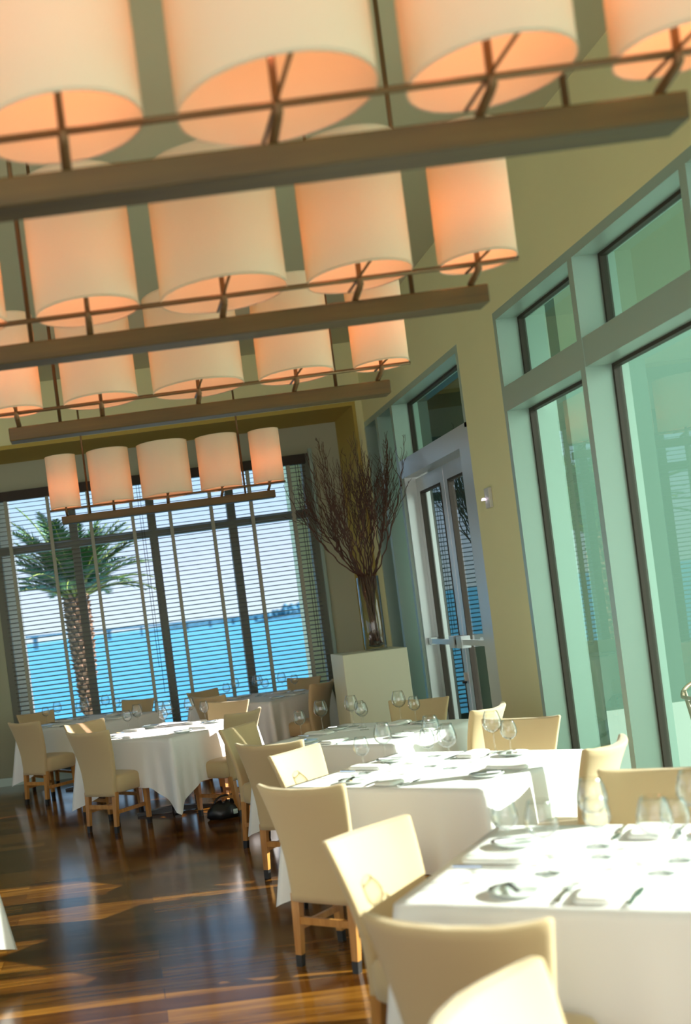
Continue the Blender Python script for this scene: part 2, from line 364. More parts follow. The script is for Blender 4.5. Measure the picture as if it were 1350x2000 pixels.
MB().lathe([(0.001, 0), (0.022, 0), (0.022, 0.02), (0.001, 0.02)], 12).build('lock_cylinder', M['tip'], d1, (XG-0.075, 10.78, 0.80))
MB().box(XG-0.07, XG-0.05, 10.76, 10.80, 0.82, 0.90).build('lock_plate', M['plastic'], d1)

# ------------------------------------------------------------------ outside
struct(MB().box(-900, 1500, 17.6, 2600, -2.55, -2.5).build('sea', M['sea']))
struct(MB().box(-30, 60, YB+0.3, 17.6, -2.9, -1.2).build('beach', M['sand']))
struct(MB().box(XR+0.35, 22, -20, YB+0.3, -0.15, -0.01).build('terrace', M['tile']))
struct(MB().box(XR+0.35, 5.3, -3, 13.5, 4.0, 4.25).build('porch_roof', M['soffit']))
tag(MB().box(3.41, 3.56, 8.65, 9.4, -0.01, 4.0).build('terrace_pier_and_sun_block', M['pier_side']), 'square rendered pier standing outside the tall glazing beside the column', 'pier', kind='structure')
tag(MB().box(3.75, 4.2, 11.15, 13.9, -0.01, 4.0).build('terrace_pier_and_sun_block', M['pier_side']), None, None, kind='structure')  # solid block added to keep the sun off the far tables
tag(MB().box(6.0, 6.3, 7.6, 8.25, -0.01, 4.0).build('terrace_pier_and_sun_block', M['pier_side']), None, None, kind='structure')  # unseen post added to shade the third table and its right chair
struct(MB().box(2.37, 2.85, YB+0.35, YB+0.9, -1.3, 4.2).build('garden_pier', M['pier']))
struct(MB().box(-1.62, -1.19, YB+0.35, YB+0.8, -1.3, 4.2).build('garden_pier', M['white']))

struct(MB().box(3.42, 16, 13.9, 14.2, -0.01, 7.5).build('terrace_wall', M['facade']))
# bridge on the horizon
br = thing('bridge', 'long low road bridge on piers crossing the water at the horizon', 'bridge', (0, 600, 0))
def deck_z(x): return 5.0 - 0.034*(x+65)
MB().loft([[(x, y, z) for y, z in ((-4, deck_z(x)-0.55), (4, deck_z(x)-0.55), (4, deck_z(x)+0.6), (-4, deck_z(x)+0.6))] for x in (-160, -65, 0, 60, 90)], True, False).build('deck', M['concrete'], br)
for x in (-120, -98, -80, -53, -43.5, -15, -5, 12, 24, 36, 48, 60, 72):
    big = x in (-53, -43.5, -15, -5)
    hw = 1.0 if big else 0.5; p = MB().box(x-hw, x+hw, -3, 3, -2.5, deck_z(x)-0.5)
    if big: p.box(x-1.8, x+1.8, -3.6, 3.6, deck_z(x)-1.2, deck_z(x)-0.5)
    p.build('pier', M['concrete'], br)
# wooded island and low shore
isl = thing('island', 'low wooded island on the horizon at the right of the sea view', 'island', (0, 0, 0))
rng = random.Random(3); im = MB()
rows = []
for i in range(121):
    x = 64+i*0.9; e = min(1, i/14.0); h = 1.2*e
    rows.append([(x, 500-3, -2.5), (x, 500-2, -2.0+h), (x, 512, -1.6+h), (x, 540, -2.5)])
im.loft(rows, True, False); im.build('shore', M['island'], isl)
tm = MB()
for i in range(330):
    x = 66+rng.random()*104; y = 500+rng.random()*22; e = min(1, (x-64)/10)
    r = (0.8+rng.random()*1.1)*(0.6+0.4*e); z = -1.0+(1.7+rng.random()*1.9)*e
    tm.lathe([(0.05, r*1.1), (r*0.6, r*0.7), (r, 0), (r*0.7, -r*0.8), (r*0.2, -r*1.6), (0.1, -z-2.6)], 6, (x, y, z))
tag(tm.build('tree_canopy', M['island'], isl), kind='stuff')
sh = MB(); rows = []
for i in range(60):
    x = 20+i*2.2; h = 0.9+0.7*rng.random() if i > 4 else 0.3
    rows.append([(x, 760, -2.5), (x, 761, -1.2+h*1.6), (x, 772, -1.2+h*1.6), (x, 790, -2.5)])
sh.loft(rows, True, False)
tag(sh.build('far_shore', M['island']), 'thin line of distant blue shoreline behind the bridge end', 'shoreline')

# palm tree behind the sea window
def palm(px, py):
    t = thing('palm_tree', 'date palm with a rough trunk standing outside the blinds', 'palm tree', (px, py, -1.2))
    rg = random.Random(11)
    prof = [(0.16, 0), (0.10, 0.25), (0.085, 1.0), (0.085, 1.9), (0.10, 2.3), (0.135, 2.7), (0.145, 3.1), (0.12, 3.45), (0.04, 3.6)]
    tk = MB().lathe(prof, 16)
    tk.build('trunk', M['trunk'], t)
    bt = MB()   # old leaf bases, a spiral of little wedges
    for i in range(210):
        z = 1.75+i*0.0082; a = i*2.39996; r = 0.088+0.06*max(0, min(1, (z-1.9)/0.9)); rr = r+0.032+0.02*rg.random()
        c, s_ = math.cos(a), math.sin(a); wv = 0.034
        bt.add([(r*c*0.9+s_*wv, r*s_*0.9-c*wv, z-0.03), (r*c*0.9-s_*wv, r*s_*0.9+c*wv, z-0.03), (rr*c*1.1-s_*wv*.7, rr*s_*1.1+c*wv*.7, z+0.05), (rr*c*1.1+s_*wv*.7, rr*s_*1.1-c*wv*.7, z+0.05), (r*c*0.9, r*s_*0.9, z+0.09)],
               [(0, 1, 2, 3), (3, 2, 4), (0, 3, 4), (1, 4, 2)])
    bt.build('leaf_bases', M['boot'], t)
    for k in range(64):
        az = k*2.39996+0.3; lift = 0.45+1.0*((k*7) % 64)/64.0; L = 0.98+0.28*rg.random()+0.25*math.sin(lift)-0.12*math.cos(az)
        pts = []; el = lift; p = Vector((0.07*math.cos(az), 0.07*math.sin(az), 3.42)); n = 16
        for i in range(n+1):
            pts.append(p.copy()); dl = L/n
            p = p+Vector((math.cos(el)*math.cos(az), math.cos(el)*math.sin(az), math.sin(el)))*dl; el -= (0.04+0.055*(i/n))*(1.25-0.4*lift)
        MBs = MB().path(pts, [0.022*(1-0.8*i/n)+0.003 for i in range(n+1)], 5)
        fr = MB(); side = Vector((-math.sin(az), math.cos(az), 0))
        for i in range(48):
            u = 0.20+0.80*i/48; q = u*n; j = min(n-1, int(q)); b0 = pts[j].lerp(pts[j+1], q-j); d = (pts[j+1]-pts[j]).normalized(); up = side.cross(d)
            ll = 0.27*math.sin(PI*(0.18+0.80*u))**0.7
            for sg in (-1, 1):
                dv = (d*0.75+side*sg*0.85+up*(-0.25+0.35*rg.random())).normalized(); tip = b0+dv*ll-Vector((0, 0, 0.04*ll)); wv = d*0.011
                fr.add([b0-wv, b0+wv, b0.lerp(tip, 0.5)+wv, tip, b0.lerp(tip, 0.5)-wv], [(0, 1, 2, 3, 4)])
        o = fr.build('frond', M['frond'], t); MBs.build('stalk', M['stalk'], o)
palm(-0.54, 16.5)

# ------------------------------------------------------------------ venetian blinds
def blind(x0, x1, tapes, label):
    yb = YB-0.07; b = thing('venetian_blind', label, 'blind', ((x0+x1)/2, yb, 0), 0, 'venetian blinds in the sea window'); cx = (x0+x1)/2
    MB().box(x0-cx, x1-cx, -0.04, 0.04, 3.42, 3.535).build('head_rail', M['valance'], b)
    sl = MB(); z = 3.38
    a = math.radians(11); dy, dz = 0.025*math.cos(a), 0.025*math.sin(a)
    while z > 0.22:
        n = 3
        rings = []
        for xx in (x0-cx+0.01, x1-cx-0.01):
            top = [(xx, -dy+2*dy*i/n, z-dz+2*dz*i/n+0.003*math.sin(PI*i/n)+0.0016) for i in range(n+1)]
            rings.append(top+[(p[0], p[1], p[2]-0.0032) for p in reversed(top)])
        sl.loft(rings, True, False); z -= 0.053
    sl.build('slats', M['blind'], b)
    MB().box(x0-cx+0.01, x1-cx-0.01, -0.025, 0.025, 0.15, 0.18).build('bottom_rail', M['blind'], b)
    for tx in tapes:
        t = MB().box(tx-cx-0.02, tx-cx+0.02, -0.031, -0.0295, 0.16, 3.42); t.box(tx-cx-0.02, tx-cx+0.02, 0.0295, 0.031, 0.16, 3.42)
        t.build('ladder_tape', M['tape'], b)
    c = MB(); c.tube((x1-cx-0.13, -0.038, 1.2), (x1-cx-0.13, -0.038, 3.42), 0.003, n=5); c.tube((x1-cx-0.10, -0.038, 0.9), (x1-cx-0.10, -0.038, 3.42), 0.003, n=5)
    c.build('lift_cord', M['valance'], b)
blind(-1.33, 0.565, (-1.16, -0.655, -0.164, 0.345), 'left wooden slat blind, with the palm tree behind it')
blind(0.585, 2.50, (0.80, 1.301, 1.788, 2.284), 'right wooden slat blind, with the wooded island behind it')

# ------------------------------------------------------------------ chandeliers
def drum(r, h, n=48):
    m = MB().loft([[(r*math.cos(2*PI*j/n), r*math.sin(2*PI*j/n), z) for j in range(n)] for z in (0, h)], False)
    return m
def chandelier(x, y, label):
    zb = 2.82                              # underside of the beam
    c = thing('linear_chandelier', label, 'chandelier', (x, y, zb), 0, 'drum shade chandeliers over the dining room')
    L = 1.07
    bevel(MB().box(-L, L, -0.06, 0.06, 0, 0.075).build('beam', M['beam'], c), 0.006)
    F_ = -0.14                              # shades and rail ride in front of the beam
    MB().tube((-1.17, F_, 0.135), (1.17, F_, 0.135), 0.010, n=8).build('rail', M['rod'], c)
    for sx_, r in ((-1.01, 0.15), (-0.54, 0.205), (0, 0.25), (0.54, 0.205), (1.01, 0.15)):
        s = drum(r, 0.51).build('lamp_shade', M['shade'], c, (sx_, F_, 0.14))
        for z in (0.0, 0.51):
            rr = MB(); rr.loft([[((r+q)*math.cos(2*PI*j/40), (r+q)*math.sin(2*PI*j/40), z+dz) for j in range(40)] for q, dz in ((0.002, 0), (0.002, 0.008), (-0.002, 0.008), (-0.002, 0), (0.002, 0))], False)
            rr.build('shade_rim', M['shade'], s)
        sp = MB().tube((0, -r, 0.003), (0, r, 0.003), 0.006, n=6); sp.build('spider_bar', M['rod'], s)
        pm = MB().path([(sx_, -0.02, 0.07), (sx_, -0.03, 0.088), (sx_, F_+0.02, 0.105), (sx_, F_, 0.115), (sx_, F_, 0.145), (sx_, F_, 0.30)], [0.014, 0.014, 0.014, 0.015, 0.011, 0.010], 8); pm.build('socket_post', M['rod'], c)
        MB().lathe([(0.012, 0), (0.022, 0.012), (0.032, 0.045), (0.026, 0.075), (0.001, 0.088)], 12).build('bulb', M['bulb'], c, (sx_, F_, 0.30))
    for rx in (-0.78, 0.78):
        MB().tube((rx, 0, 0.07), (rx, 0, ZC-zb), 0.010, n=8).build('hanging_rod', M['rod'], c)
        MB().lathe([(0.001, -0.03), (0.06, -0.03), (0.06, 0), (0.001, 0)], 16).build('canopy', M['rod'], c, (rx, 0, ZC-zb))
    return c
ch = chandelier(0.56, 3.02, 'nearest chandelier, its dark wooden beam crossing the top of the photo')
for p, l in (((0.58, 4.68, 2.82), 'second chandelier, cream drum shades on a beam ending at the green wall'),
             ((0.606, 6.46, 2.82), 'third chandelier, hanging in front of the ochre window recess header'),
             ((0.654, 11.5, 2.82), 'farthest and smallest chandelier, hanging before the sea window blinds')):
    dup(ch, p, 0, l)

# ------------------------------------------------------------------ chair
def sgnpow(v, e): return math.copysign(abs(v)**e, v)
def make_chair():
    c = thing('dining_chair', 'x', 'chair', (0, 0, 0), 0, 'sand upholstered chairs around the tables')
    # backrest: lofted rounded slab, taller and wider at the top, swept back, hollowed toward the sitter
    rings = []; nb = 20; n = 44
    for i in range(nb+4):
        if i <= nb:
            b = i/nb; inset = 0.0; zz = 0.33+0.53*b
        else:
            k = (i-nb)/3.0; b = 1.0; inset = 0.022*(1-math.cos(k*PI/2))/1.0+0.0; zz = 0.86+0.012*math.sin(k*PI/2)
        wd = 0.174+0.070*(max(0, b-0.1)/0.9)**1.2-inset
        th = 0.032-0.006*b-inset*0.9
        yc = 0.115-0.115*max(0, (b-0.28)/0.72)**1.7
        ring = []
        for j in range(n):
            a = 2*PI*j/n; x = wd*sgnpow(math.cos(a), 0.42); y = th*sgnpow(math.sin(a), 0.55)
            plan = 0.055*b*((x/0.23)**2) 
            ring.append((x, yc+y+plan-0.02*b, zz+0.016*b*abs(x/0.23)**3-0.02*(1-b)**6))
        rings.append(ring)
    MB().loft(rings).build('backrest', M['uph'], c)
    rings = []
    for z, q in ((0.335, -0.012), (0.345, 0), (0.40, 0.004), (0.455, 0.002), (0.475, -0.012), (0.485, -0.05), (0.488, -0.12)):
        ring = []
        for j in range(n):
            a = 2*PI*j/n
            ring.append(((0.215+q)*sgnpow(math.cos(a), 0.32), 0.335+(0.215+q)*sgnpow(math.sin(a), 0.32), z))
        rings.append(ring)
    MB().loft(rings).build('seat', M['uph'], c)
    for sx_ in (-1, 1):
        for y0, y1 in ((0.085, 0.125), (0.50, 0.50)):
            def sq(x, y, z, h): return [(x-h, y-h, z), (x+h, y-h, z), (x+h, y+h, z), (x-h, y+h, z)]
            X0 = sx_*(0.155 if y0 < 0.3 else 0.185)
            lg = MB().loft([sq(X0, y0+(y1-y0)*0.15, 0.055, 0.0165), sq(X0, y1, 0.345, 0.0225)], True, False).build('leg', M['leg'], c)
            MB().loft([sq(X0, y0, 0.0, 0.0155), sq(X0, y0+(y1-y0)*0.15, 0.055, 0.0167)], True, False).build('leg_tip', M['tip'], lg)
        MB().box(sx_*0.17-0.009, sx_*0.17+0.009, 0.11, 0.49, 0.16, 0.19).build('stretcher', M['leg'], c)
    MB().box(-0.15, 0.15, 0.095, 0.113, 0.20, 0.235).build('stretcher', M['leg'], c)
    return c

# ------------------------------------------------------------------ tables
def table_and_cloth(x, y, ang, tl, cl, seed):
    a = 0.575
    t = thing('dining_table', tl, 'table', (x, y, 0), ang, 'square tables hidden under white cloths')
    bevel(MB().box(-a+0.012, a-0.012, -a+0.012, a-0.012, 0.715, 0.738).build('table_top', M['leg'], t), 0.004)
    MB().lathe([(0.04, 0.03), (0.035, 0.1), (0.035, 0.71)], 16, cap=True).build('pedestal', M['iron'], t)
    ft = MB()
    for k in range(4):
        c_, s_ = math.cos(k*PI/2+PI/4), math.sin(k*PI/2+PI/4); nx, ny = -s_, c_
        vs = []
        for (r, h, z0, z1) in ((0.02, 0.04, 0.012, 0.06), (0.36, 0.028, 0.0, 0.024)):
            vs += [(c_*r+nx*h, s_*r+ny*h, z0), (c_*r-nx*h, s_*r-ny*h, z0), (c_*r-nx*h, s_*r-ny*h, z1), (c_*r+nx*h, s_*r+ny*h, z1)]
        ft.add(vs, [(0, 1, 2, 3), (7, 6, 5, 4), (0, 4, 5, 1), (1, 5, 6, 2), (2, 6, 7, 3), (3, 7, 4, 0)])
    ft.build('foot', M['iron'], t)
    rg = random.Random(seed); ph = [rg.random()*6.28 for _ in range(8)]
    # perimeter points with outward normals; hem hangs lower and folds outward at the corners
    N = 56; per = []
    dirs = [((1, 0), (0, 1)), ((0, 1), (-1, 0)), ((-1, 0), (0, -1)), ((0, -1), (1, 0))]
    for k, (nn, tt) in enumerate(dirs):
        for i in range(N):
            u = -1+2*i/N; d = min(1+u, 1-u)*a          # distance to the nearest corner along the side
            sg = -1 if u < 0 else 1
            per.append((nn, tt, u*a, d, sg, k))
    rings = []
    for lv in range(-1, 15):
        ring = []
        for (nn, tt, u, d, sg, k) in per:
            cf = max(0.0, 1-d/0.30)                     # corner influence
            drop = 0.42+0.21*cf**1.2
            if lv < 0: off, z = -0.06, 0.7415; tsh = 0; fl = 0
            else:
                t_ = lv/14.0; z = 0.742-drop*t_-(0.0 if lv else 0); off = 0.006+0.012*t_**0.5
                fold = math.exp(-(d/0.055)**2)*0.115*t_+0.018*t_*math.sin(d*46+ph[k])*math.exp(-((d-0.17)/0.14)**2)
                rip = 0.006*t_*math.sin(u*17+ph[k])+0.004*t_*math.sin(u*31+ph[k+4])
                dent = -0.035*t_*math.exp(-((d-0.13)/0.07)**2)
                off += rip+fold*0.75+dent; fl = fold*0.75
            px = nn[0]*(a+off)+tt[0]*(u+sg*(fl if lv >= 0 else -0.06*(1-min(1, d/0.06))))
            py = nn[1]*(a+off)+tt[1]*(u+sg*(fl if lv >= 0 else -0.06*(1-min(1, d/0.06))))
            ring.append((px, py, z))
        rings.append(ring)
    cm = MB().loft(list(reversed(rings)), False)
    n = len(rings[0]); k = len(cm.v)-n
    cm.v.append((0, 0, 0.7415)); c0 = len(cm.v)-1
    for j in range(n): cm.f.append((k+j, k+(j+1) % n, c0)); cm.sm.append(False)
    o = cm.build('tablecloth', M['cloth'], None, (x, y, 0.006), ang)
    tag(o, cl, 'tablecloth', 'white cloths draped over the tables')
    return t

Q = PI/4
def table_xy(c, ang, px, py): return (c[0]+px*math.cos(ang)-py*math.sin(ang), c[1]+px*math.sin(ang)+py*math.cos(ang))
TABLES = {
 'near':   ((1.54, 3.73), math.radians(-34), 'nearest table, lower right'),
 'second': ((1.60, 6.20), -Q, 'second table back on the right'),
 'third':  ((1.68, 8.25), -Q, 'third table back, before the pedestal'),
 'sunny':  ((0.32, 10.50), -Q, 'table under the middle of the sea window with a sunlit side'),
 'left':   ((-0.45, 12.90), -Q, 'dim table at the far left by the palm'),
 'corner': ((1.50, 13.03), -Q, 'shaded table in the far right corner by the island view'),
}
for i, (k, (c, a, d)) in enumerate(TABLES.items()):
    table_and_cloth(c[0], c[1], a, 'square table: '+d, 'white cloth on the '+d, i+5)
table_and_cloth(-1.50, 5.45, math.radians(-10), 'square table cut off by the left edge of the photo', 'white cloth, only a hanging corner showing at the left edge', 40)

# chairs: position of the top of the back (x, y), direction the sitter faces in degrees, label
CH = [
 (0.62, 2.34, -42, 'sunlit chair cut off by the bottom edge, only its bright back top showing'),
 (0.72, 2.86, 56, 'chair with its shaded back to us in front of the nearest table, lower right'),
 (0.77, 4.16, -50, 'brightly sunlit chair at the left side of the nearest table, back half shadowed'),
 (0.72, 5.34, 47, 'chair with its shaded back to us in front of the second table'),
 (0.90, 6.72, -45, 'sunlit chair at the left side of the second table'),
 (0.83, 7.25, 55, 'brown shaded chair back in front of the third table, behind a sunlit chair'),
 (0.76, 8.63, -38, 'sunlit chair with thin pink edge at the left side of the third table'),
 (1.00, 9.86, 135, 'chair right of the sunlit table, its back half in shadow'),
 (-0.40, 9.80, 50, 'chair with its back to us at the left, in front of the sunlit table'),
 (-0.46, 10.98, -50, 'shaded chair between the two left tables, behind the chair with its back to us'),
 (-1.13, 12.02, 47, 'chair at the far left edge with its back to us'),
 (-1.10, 13.42, -60, 'brown chair at the far left beneath the bright window edge'),
 (0.15, 13.45, -130, 'brown chair facing us on the far side of the dim left table'),
 (0.86, 13.50, -52, 'dark brown chair against the sea window, left of the corner table'),
 (0.84, 12.38, 45, 'grey brown chair behind two glasses, in front of the corner table'),
 (1.00, 11.30, -128, 'broad shaded chair on the far side of the sunlit table'),
 (2.12, 13.56, -135, 'brown chair in the corner next to the pale garden pier'),
 (2.12, 12.30, 140, 'grey green chair seen from the side, just left of the pedestal'),
 (2.26, 8.95, -125, 'brown chair in front of the pedestal and the double doors'),
 (2.42, 7.70, 137, 'grey green winged chair back near the foot of the column'),
 (2.34, 6.90, -133, 'brown chair facing us on the far side of the second table'),
 (2.25, 5.45, 137, 'sunlit chair with a flared back at the right of the second table'),
 (2.10, 4.62, -124, 'brown chair behind glasses at the right edge of the photo'),
]
chair = make_chair()
for i, (x, y, deg, l) in enumerate(CH):
    rz = math.radians(deg-90)
    if i == 0: chair.location = (x, y, 0); chair.rotation_euler = (0, 0, rz); chair['label'] = l
    else: dup(chair, (x, y, 0), rz, l)

# ------------------------------------------------------------------ wine glasses
def wine_glass(name, h, r, label):
    g = thing(name, label, 'glass'); zs = h*0.47
    pr = [(0.004, zs), (r*0.45, zs+h*0.03), (r*0.82, zs+h*0.10), (r, zs+h*0.20), (r*0.97, zs+h*0.31), (r*0.82, zs+h*0.44), (r*0.68, h)]
    inner = [(max(0.001, q-0.0015), z+0.002) for q, z in reversed(pr[1:])]
    MB().lathe(pr+inner+[(0.001, zs+0.006)], 28).build('bowl', M['stemware'], g)
    st = MB().lathe([(0.001, 0), (r*0.78, 0), (r*0.78, 0.0025), (r*0.3, 0.006), (0.006, 0.014), (0.0042, 0.03), (0.0038, zs-0.02), (0.006, zs+0.001), (0.001, zs+0.003)], 24)
    st.build('stem', M['stemware'], g)
    return g
GL = {
 'near':   [(1.274, 3.712, 'L'), (1.25, 4.00, 'S'), (1.554, 3.99, 'L'), (1.561, 3.539, 'L'), (1.68, 3.66, 'S'), (1.86, 3.90, 'L'), (1.50, 3.83, 'S'), (1.98, 3.66, 'S')],
 'second': [(1.246, 6.345, 'S'), (1.427, 6.60, 'L'), (1.721, 6.66, 'L'), (1.76, 6.47, 'S'), (1.663, 6.137, 'L'), (2.026, 6.50, 'L'), (2.034, 6.255, 'S'), (1.60, 6.30, 'S')],
 'third':  [(1.237, 8.45, 'S'), (1.44, 8.70, 'L'), (1.69, 8.78, 'L'), (1.702, 8.464, 'S'), (2.02, 8.64, 'L'), (2.079, 8.43, 'S'), (1.72, 8.62, 'S')],
 'sunny':  [(-0.02, 10.80, 'S'), (0.08, 10.93, 'L'), (0.30, 10.98, 'L'), (0.308, 10.53, 'S'), (0.36, 10.78, 'L'), (0.58, 10.95, 'L'), (0.70, 10.70, 'S')],
 'left':   [(-0.93, 13.0, 'S'), (-0.80, 13.12, 'L'), (-0.55, 13.15, 'S'), (-0.50, 13.32, 'L'), (-0.25, 13.32, 'L'), (-0.12, 13.0, 'S'), (-0.48, 12.7, 'L')],
 'corner': [(1.14, 13.14, 'S'), (1.26, 13.32, 'L'), (1.54, 13.38, 'L'), (1.58, 13.1, 'S'), (1.80, 13.30, 'L'), (1.92, 13.12, 'S'), (1.50, 13.22, 'L')],
}
LW = {'near': 'the nearest table', 'second': 'the second table', 'third': 'the third table',
      'sunny': 'the sunlit left table', 'left': 'the far left table', 'corner': 'the far corner table'}
ORD = ['leftmost', 'second from left', 'third from left', 'fourth from left', 'rightmost']
def screen_x(x, y): return x/y*math.cos(0.127) - ((0.75+0.12-EYE)/y)*math.sin(0.127)
protos = {'L': wine_glass('wine_glass', 0.235, 0.052, 'x'), 'S': wine_glass('wine_glass', 0.20, 0.044, 'x')}
first = {'L': True, 'S': True}
for k, lst in GL.items():
    for s_ in 'LS':
        sub = sorted([g for g in lst if g[2] == s_], key=lambda g: screen_x(g[0], g[1]))
        for i, (x, y, _) in enumerate(sub):
            o_ = 'rightmost' if i == len(sub)-1 else ORD[i]
            l = '%s %s wine glass, %s on %s' % ('large' if s_ == 'L' else 'small', 'round-bowled' if s_ == 'L' else 'narrow', o_, LW[k])
            g_ = 'stemmed glasses on '+LW[k]
            if first[s_]:
                protos[s_].location = (x, y, 0.749); protos[s_]['label'] = l; protos[s_]['group'] = g_; first[s_] = False
            else: dup(protos[s_], (x, y, 0.749), 0, l, g_)

# ------------------------------------------------------------------ place settings
def knife_obj(name, L, m=M['steel']):
    k = MB(); k.loft([[(-0.008, y, 0.0015), (0.008, y, 0.0015), (0.007, y, 0.008), (-0.007, y, 0.008)] for y in (-L/2, -L*0.05)], True, False)
    o = k.build(name, m)
    b = MB(); b.loft([[(-h, y, 0.001), (h, y, 0.001), (h, y, 0.003), (-h, y, 0.003)] for y, h in ((-L*0.05, 0.006), (L*0.1, 0.010), (L*0.38, 0.010), (L*0.5, 0.003))], True, False)
    return o, b
def make_knife(name, L):
    t = thing(name, 'x', 'knife'); k, b = knife_obj('handle', L); k.parent = t; b.build('blade', M['steel'], t); return t
def make_fork():
    t = thing('fork', 'x', 'fork'); L = 0.2
    MB().loft([[(-h, y, z), (h, y, z), (h, y, z+0.003), (-h, y, z+0.003)] for y, h, z in ((-L/2, 0.009, 0.002), (-L*0.2, 0.005, 0.006), (L*0.1, 0.004, 0.006), (L*0.2, 0.012, 0.002))], True, False).build('handle', M['steel'], t)
    tn = MB()
    for q in (-0.009, -0.003, 0.003, 0.009): tn.box(q-0.0016, q+0.0016, L*0.2, L*0.5, 0.002, 0.0045)
    tn.build('tines', M['steel'], t); return t
def make_plate():
    m = MB().lathe([(0.001, 0.002), (0.05, 0.002), (0.055, 0.0), (0.06, 0.003), (0.085, 0.014), (0.086, 0.017), (0.055, 0.007), (0.001, 0.006)], 40); o = m.build('bread_plate', M['china']); return tag(o, 'x', 'plate')
def make_napkin():
    rings = []
    for z, q in ((0.0, 0.0), (0.004, 0.004), (0.010, 0.004), (0.016, 0.0), (0.020, -0.008)):
        rings.append([((0.055+q)*sgnpow(math.cos(2*PI*j/32), 0.3), (0.105+q)*sgnpow(math.sin(2*PI*j/32), 0.3), z+0.001) for j in range(32)])
    o = MB().loft(rings).build('folded_napkin', M['napkin']); return tag(o, 'x', 'napkin')
PR = {'napkin': make_napkin(), 'plate': make_plate(), 'fork': make_fork(), 'knife': make_knife('table_knife', 0.22), 'butter': make_knife('butter_knife', 0.15)}
NM = {'napkin': 'folded white napkin', 'plate': 'small white bread plate', 'fork': 'silver fork', 'knife': 'silver table knife', 'butter': 'butter knife across its bread plate'}
used = set()
SD = {0: 'right', 1: 'far', 2: 'left', 3: 'near'}
for k, (c, a, d) in TABLES.items():
    for sd in range(4):
        # 0: +x side, 1: +y side, 2: -x side, 3: -y side of the table (local)
        na = sd*PI/2; n_ = (math.cos(na), math.sin(na)); fwd = (-n_[0], -n_[1]); rt = (fwd[1], -fwd[0])
        face = a+na+PI
        spots = {'napkin': (0.42, 0.0, 0), 'fork': (0.43, -0.10, 0), 'knife': (0.43, 0.10, 0), 'plate': (0.42, -0.24, 0), 'butter': (0.42, -0.25, 0.5)}
        for it, (dist, side, tw) in spots.items():
            if it == 'butter' and k in ('left', 'corner'): continue
            lx, ly = n_[0]*dist+rt[0]*side, n_[1]*dist+rt[1]*side; X, Y = table_xy(c, a, lx, ly)
            z = 0.749 if it != 'butter' else 0.7655
            where = {0: 'right near side', 1: 'right far side', 2: 'left far side', 3: 'left near side'}[sd] if k != 'near' else {0: 'right side', 1: 'far side', 2: 'left side', 3: 'near side'}[sd]
            l = '%s, %s of %s' % (NM[it], where, LW[k]); rz = face-PI/2+tw; p = PR[it]
            if it not in used:
                used.add(it); p.location = (X, Y, z); p.rotation_euler = (0, 0, rz); p['label'] = l; p['group'] = {'napkin': 'napkins', 'plate': 'bread plates', 'fork': 'forks', 'knife': 'table knives', 'butter': 'butter knives'}[it]+' on the laid tables'
            else: dup(p, (X, Y, z), rz, l)

# ------------------------------------------------------------------ pedestal, vase, branches
ped = bevel(MB().box(-0.32, 0.32, -0.32, 0.32, 0, 1.18).build('display_pedestal', M['pedestal'], None, (2.47, 11.62, 0)), 0.006)
tag(ped, 'tall pale green box pedestal carrying the glass vase of branches', 'pedestal')
VX, VY, VZ = 2.56, 11.62, 1.18
v = thing('cylinder_vase', 'tall clear glass cylinder vase standing on the pale pedestal', 'vase', (VX, VY, VZ))
MB().lathe([(0.001, 0.001), (0.108, 0.001), (0.11, 0.004), (0.11, 0.74), (0.104, 0.74), (0.104, 0.012), (0.001, 0.012)], 40).build('glass_cylinder', M['stemware'], v)
rg = random.Random(21)
for i in range(16):
    a = rg.random()*6.28; r = 0.06*rg.random()**0.5; s = 0.022+0.016*rg.random(); z = 0.035+0.05*rg.random()
    pb = MB().lathe([(0.001, -s*0.6), (s*0.7, -s*0.4), (s, 0), (s*0.7, s*0.4), (0.001, s*0.6)], 10).build('pebble', M['pebble'], None, (VX+r*math.cos(a), VY+r*math.sin(a), VZ+z))
    tag(pb, 'dark river stone in the bottom of the glass vase', 'stone', 'stones in the vase')
def twig(m, p, d, L, r, depth, rg):
    pts = [p.copy()]; rad = [r]; n = max(6, int(L/0.04)); w1, w2 = rg.random()*6.28, rg.random()*6.28
    kids = []
    for i in range(n):
        t = i/n
        d = (d+Vector((math.sin(w1+i*1.5)*0.42, math.sin(w2+i*1.25)*0.42, 0.08*math.sin(i*0.7+w1)))*0.75+Vector((0, 0, 0.015))).normalized()
        p = p+d*(L/n); pts.append(p.copy()); rad.append(r*(1-0.8*(i+1)/n)+0.0009)
        if depth and i > n*0.18 and rg.random() < (0.40 if depth > 1 else 0.30):
            dd = (d+Vector((rg.uniform(-1, 1), rg.uniform(-1, 1), rg.uniform(-0.1, 0.5)))*0.42).normalized(); kids.append((p.copy(), dd, L*(1-t)*rg.uniform(0.5, 0.85), rad[-1]*0.7))
    m.path(pts, rad, 5)
    for kd in kids: twig(m, *kd, depth-1, rg)
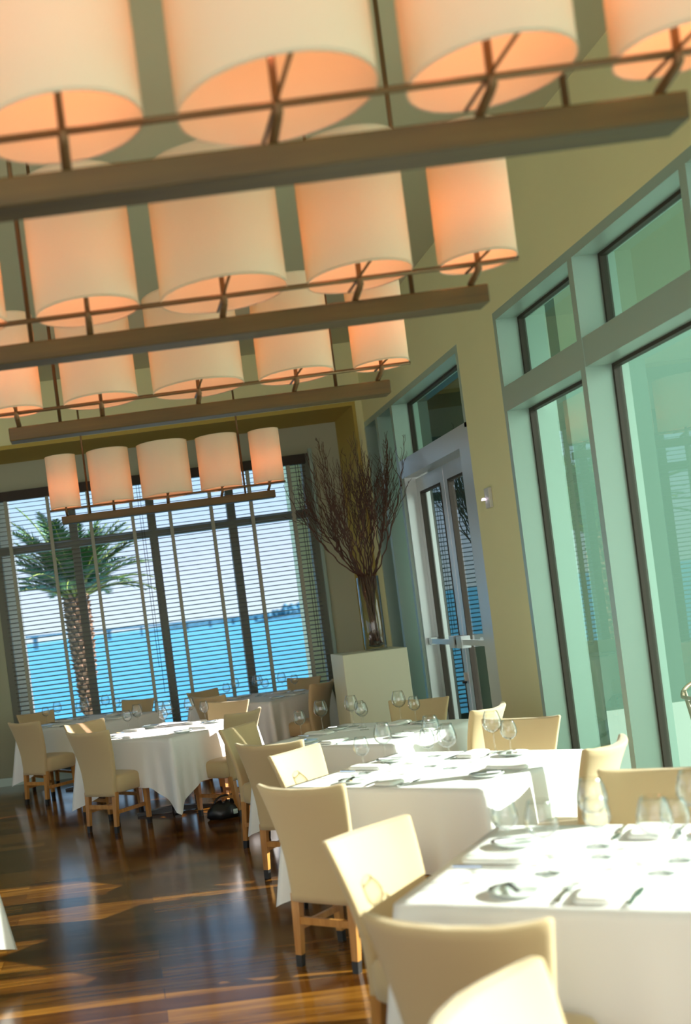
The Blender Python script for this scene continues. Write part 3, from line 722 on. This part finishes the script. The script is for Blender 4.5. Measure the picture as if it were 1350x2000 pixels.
for i in range(23):
    bm_ = MB(); a = i*2.4; r0 = 0.05
    base = Vector((VX+r0*math.cos(a+2.5), VY+r0*math.sin(a+2.5), VZ+0.05)); top = Vector((VX+0.078*math.cos(a), VY+0.078*math.sin(a), VZ+0.76))
    pts = []; nseg = 14
    for j in range(nseg+1):
        t = j/nseg; q = base.lerp(top, t); q += Vector((math.sin(t*9+i)*0.010, math.cos(t*8+i*2)*0.010, 0)); pts.append(q)
    bm_.path(pts, [0.0105-0.003*j/nseg for j in range(nseg+1)], 6)
    out = Vector((math.cos(a), math.sin(a), 0)); sp = 0.15+0.62*rg.random()
    if i % 5 == 0: sp = 0.75
    twig(bm_, pts[-1], (out*sp+Vector((-0.20, 0, 1))).normalized(), 0.95+0.6*rg.random(), 0.0072, 2, rg)
    o = bm_.build('willow_branch', M['branch'])
    tag(o, 'curly brown bare branch rising from the glass vase', 'branch', 'curly branches in the tall vase')

# ------------------------------------------------------------------ strobe on the column
sb = thing('wall_strobe', 'small grey alarm strobe with a bright lens high on the column', 'alarm strobe', (XR, 9.10, 2.30), 0)
bevel(MB().box(-0.028, 0, -0.055, 0.055, -0.01, 0.15).build('case', M['plastic'], sb), 0.006)
MB().lathe([(0.001, 0.022), (0.014, 0.018), (0.02, 0), (0.001, 0)], 14).build('lens', M['lens'], sb, (-0.048, 0.02, 0.055))
# ------------------------------------------------------------------ bentwood armchair on the terrace
bc = thing('bentwood_armchair', 'bentwood armchair out on the terrace seen through the tall glass at right', 'chair', (4.30, 8.35, -0.01), math.radians(160))
sr = MB().lathe([(0.001, 0.44), (0.20, 0.44), (0.215, 0.45), (0.20, 0.465), (0.001, 0.465)], 28); sr.build('seat', M['bent'], bc)
arc = [(0.27*math.cos(t), 0.27*math.sin(t)-0.02, 0.70+0.10*max(0, -math.sin(t))) for t in [PI*(1.0+i/20.0)+0.0 for i in range(-5, 26)]]
MB().path(arc, 0.015, 8).build('back_rail', M['bent'], bc)
for sx_ in (-1, 1):
    MB().path([(sx_*0.25, -0.08, 0.74), (sx_*0.20, -0.17, 0.46), (sx_*0.22, -0.24, 0.0)], 0.015, 8).build('leg', M['bent'], bc)
    MB().path([(sx_*0.24, 0.16, 0.69), (sx_*0.17, 0.15, 0.46), (sx_*0.19, 0.19, 0.0)], 0.015, 8).build('leg', M['bent'], bc)
MB().path([(0.12*math.cos(t), -0.24+0.02*math.sin(t), 0.63+0.14*math.sin(t)) for t in [2*PI*i/24 for i in range(25)]], 0.011, 6).build('back_loop', M['bent'], bc)
MB().path([(0.17*math.cos(t), 0.17*math.sin(t), 0.22) for t in [2*PI*i/24 for i in range(25)]], 0.010, 6).build('leg_ring', M['bent'], bc)
# ------------------------------------------------------------------ bag on the floor under the sunlit table
bg_ = thing('dark_bag', 'dark slumped bag with a bright buckle on the floor under the sunlit table', 'bag', (0.72, 9.85, 0), 0.3)
rings = []
for z, q in ((0.0, 0.85), (0.03, 1.0), (0.08, 0.95), (0.12, 0.7), (0.14, 0.3)):
    rings.append([(0.17*q*math.cos(2*PI*j/24)*(1+0.08*math.sin(3*2*PI*j/24)), 0.09*q*math.sin(2*PI*j/24), z+0.012*math.sin(5*j)*(z > 0)) for j in range(24)])
MB().loft(rings).build('body', M['iron'], bg_)
MB().path([(0.10*math.cos(t), 0.0, 0.12+0.07*math.sin(t)) for t in [PI*i/12 for i in range(13)]], 0.008, 6).build('strap', M['iron'], bg_)
MB().box(0.02, 0.06, -0.115, -0.085, 0.04, 0.08).build('glint', M['steel'], bg_)  # steel block added to stand in for a bright specular spot
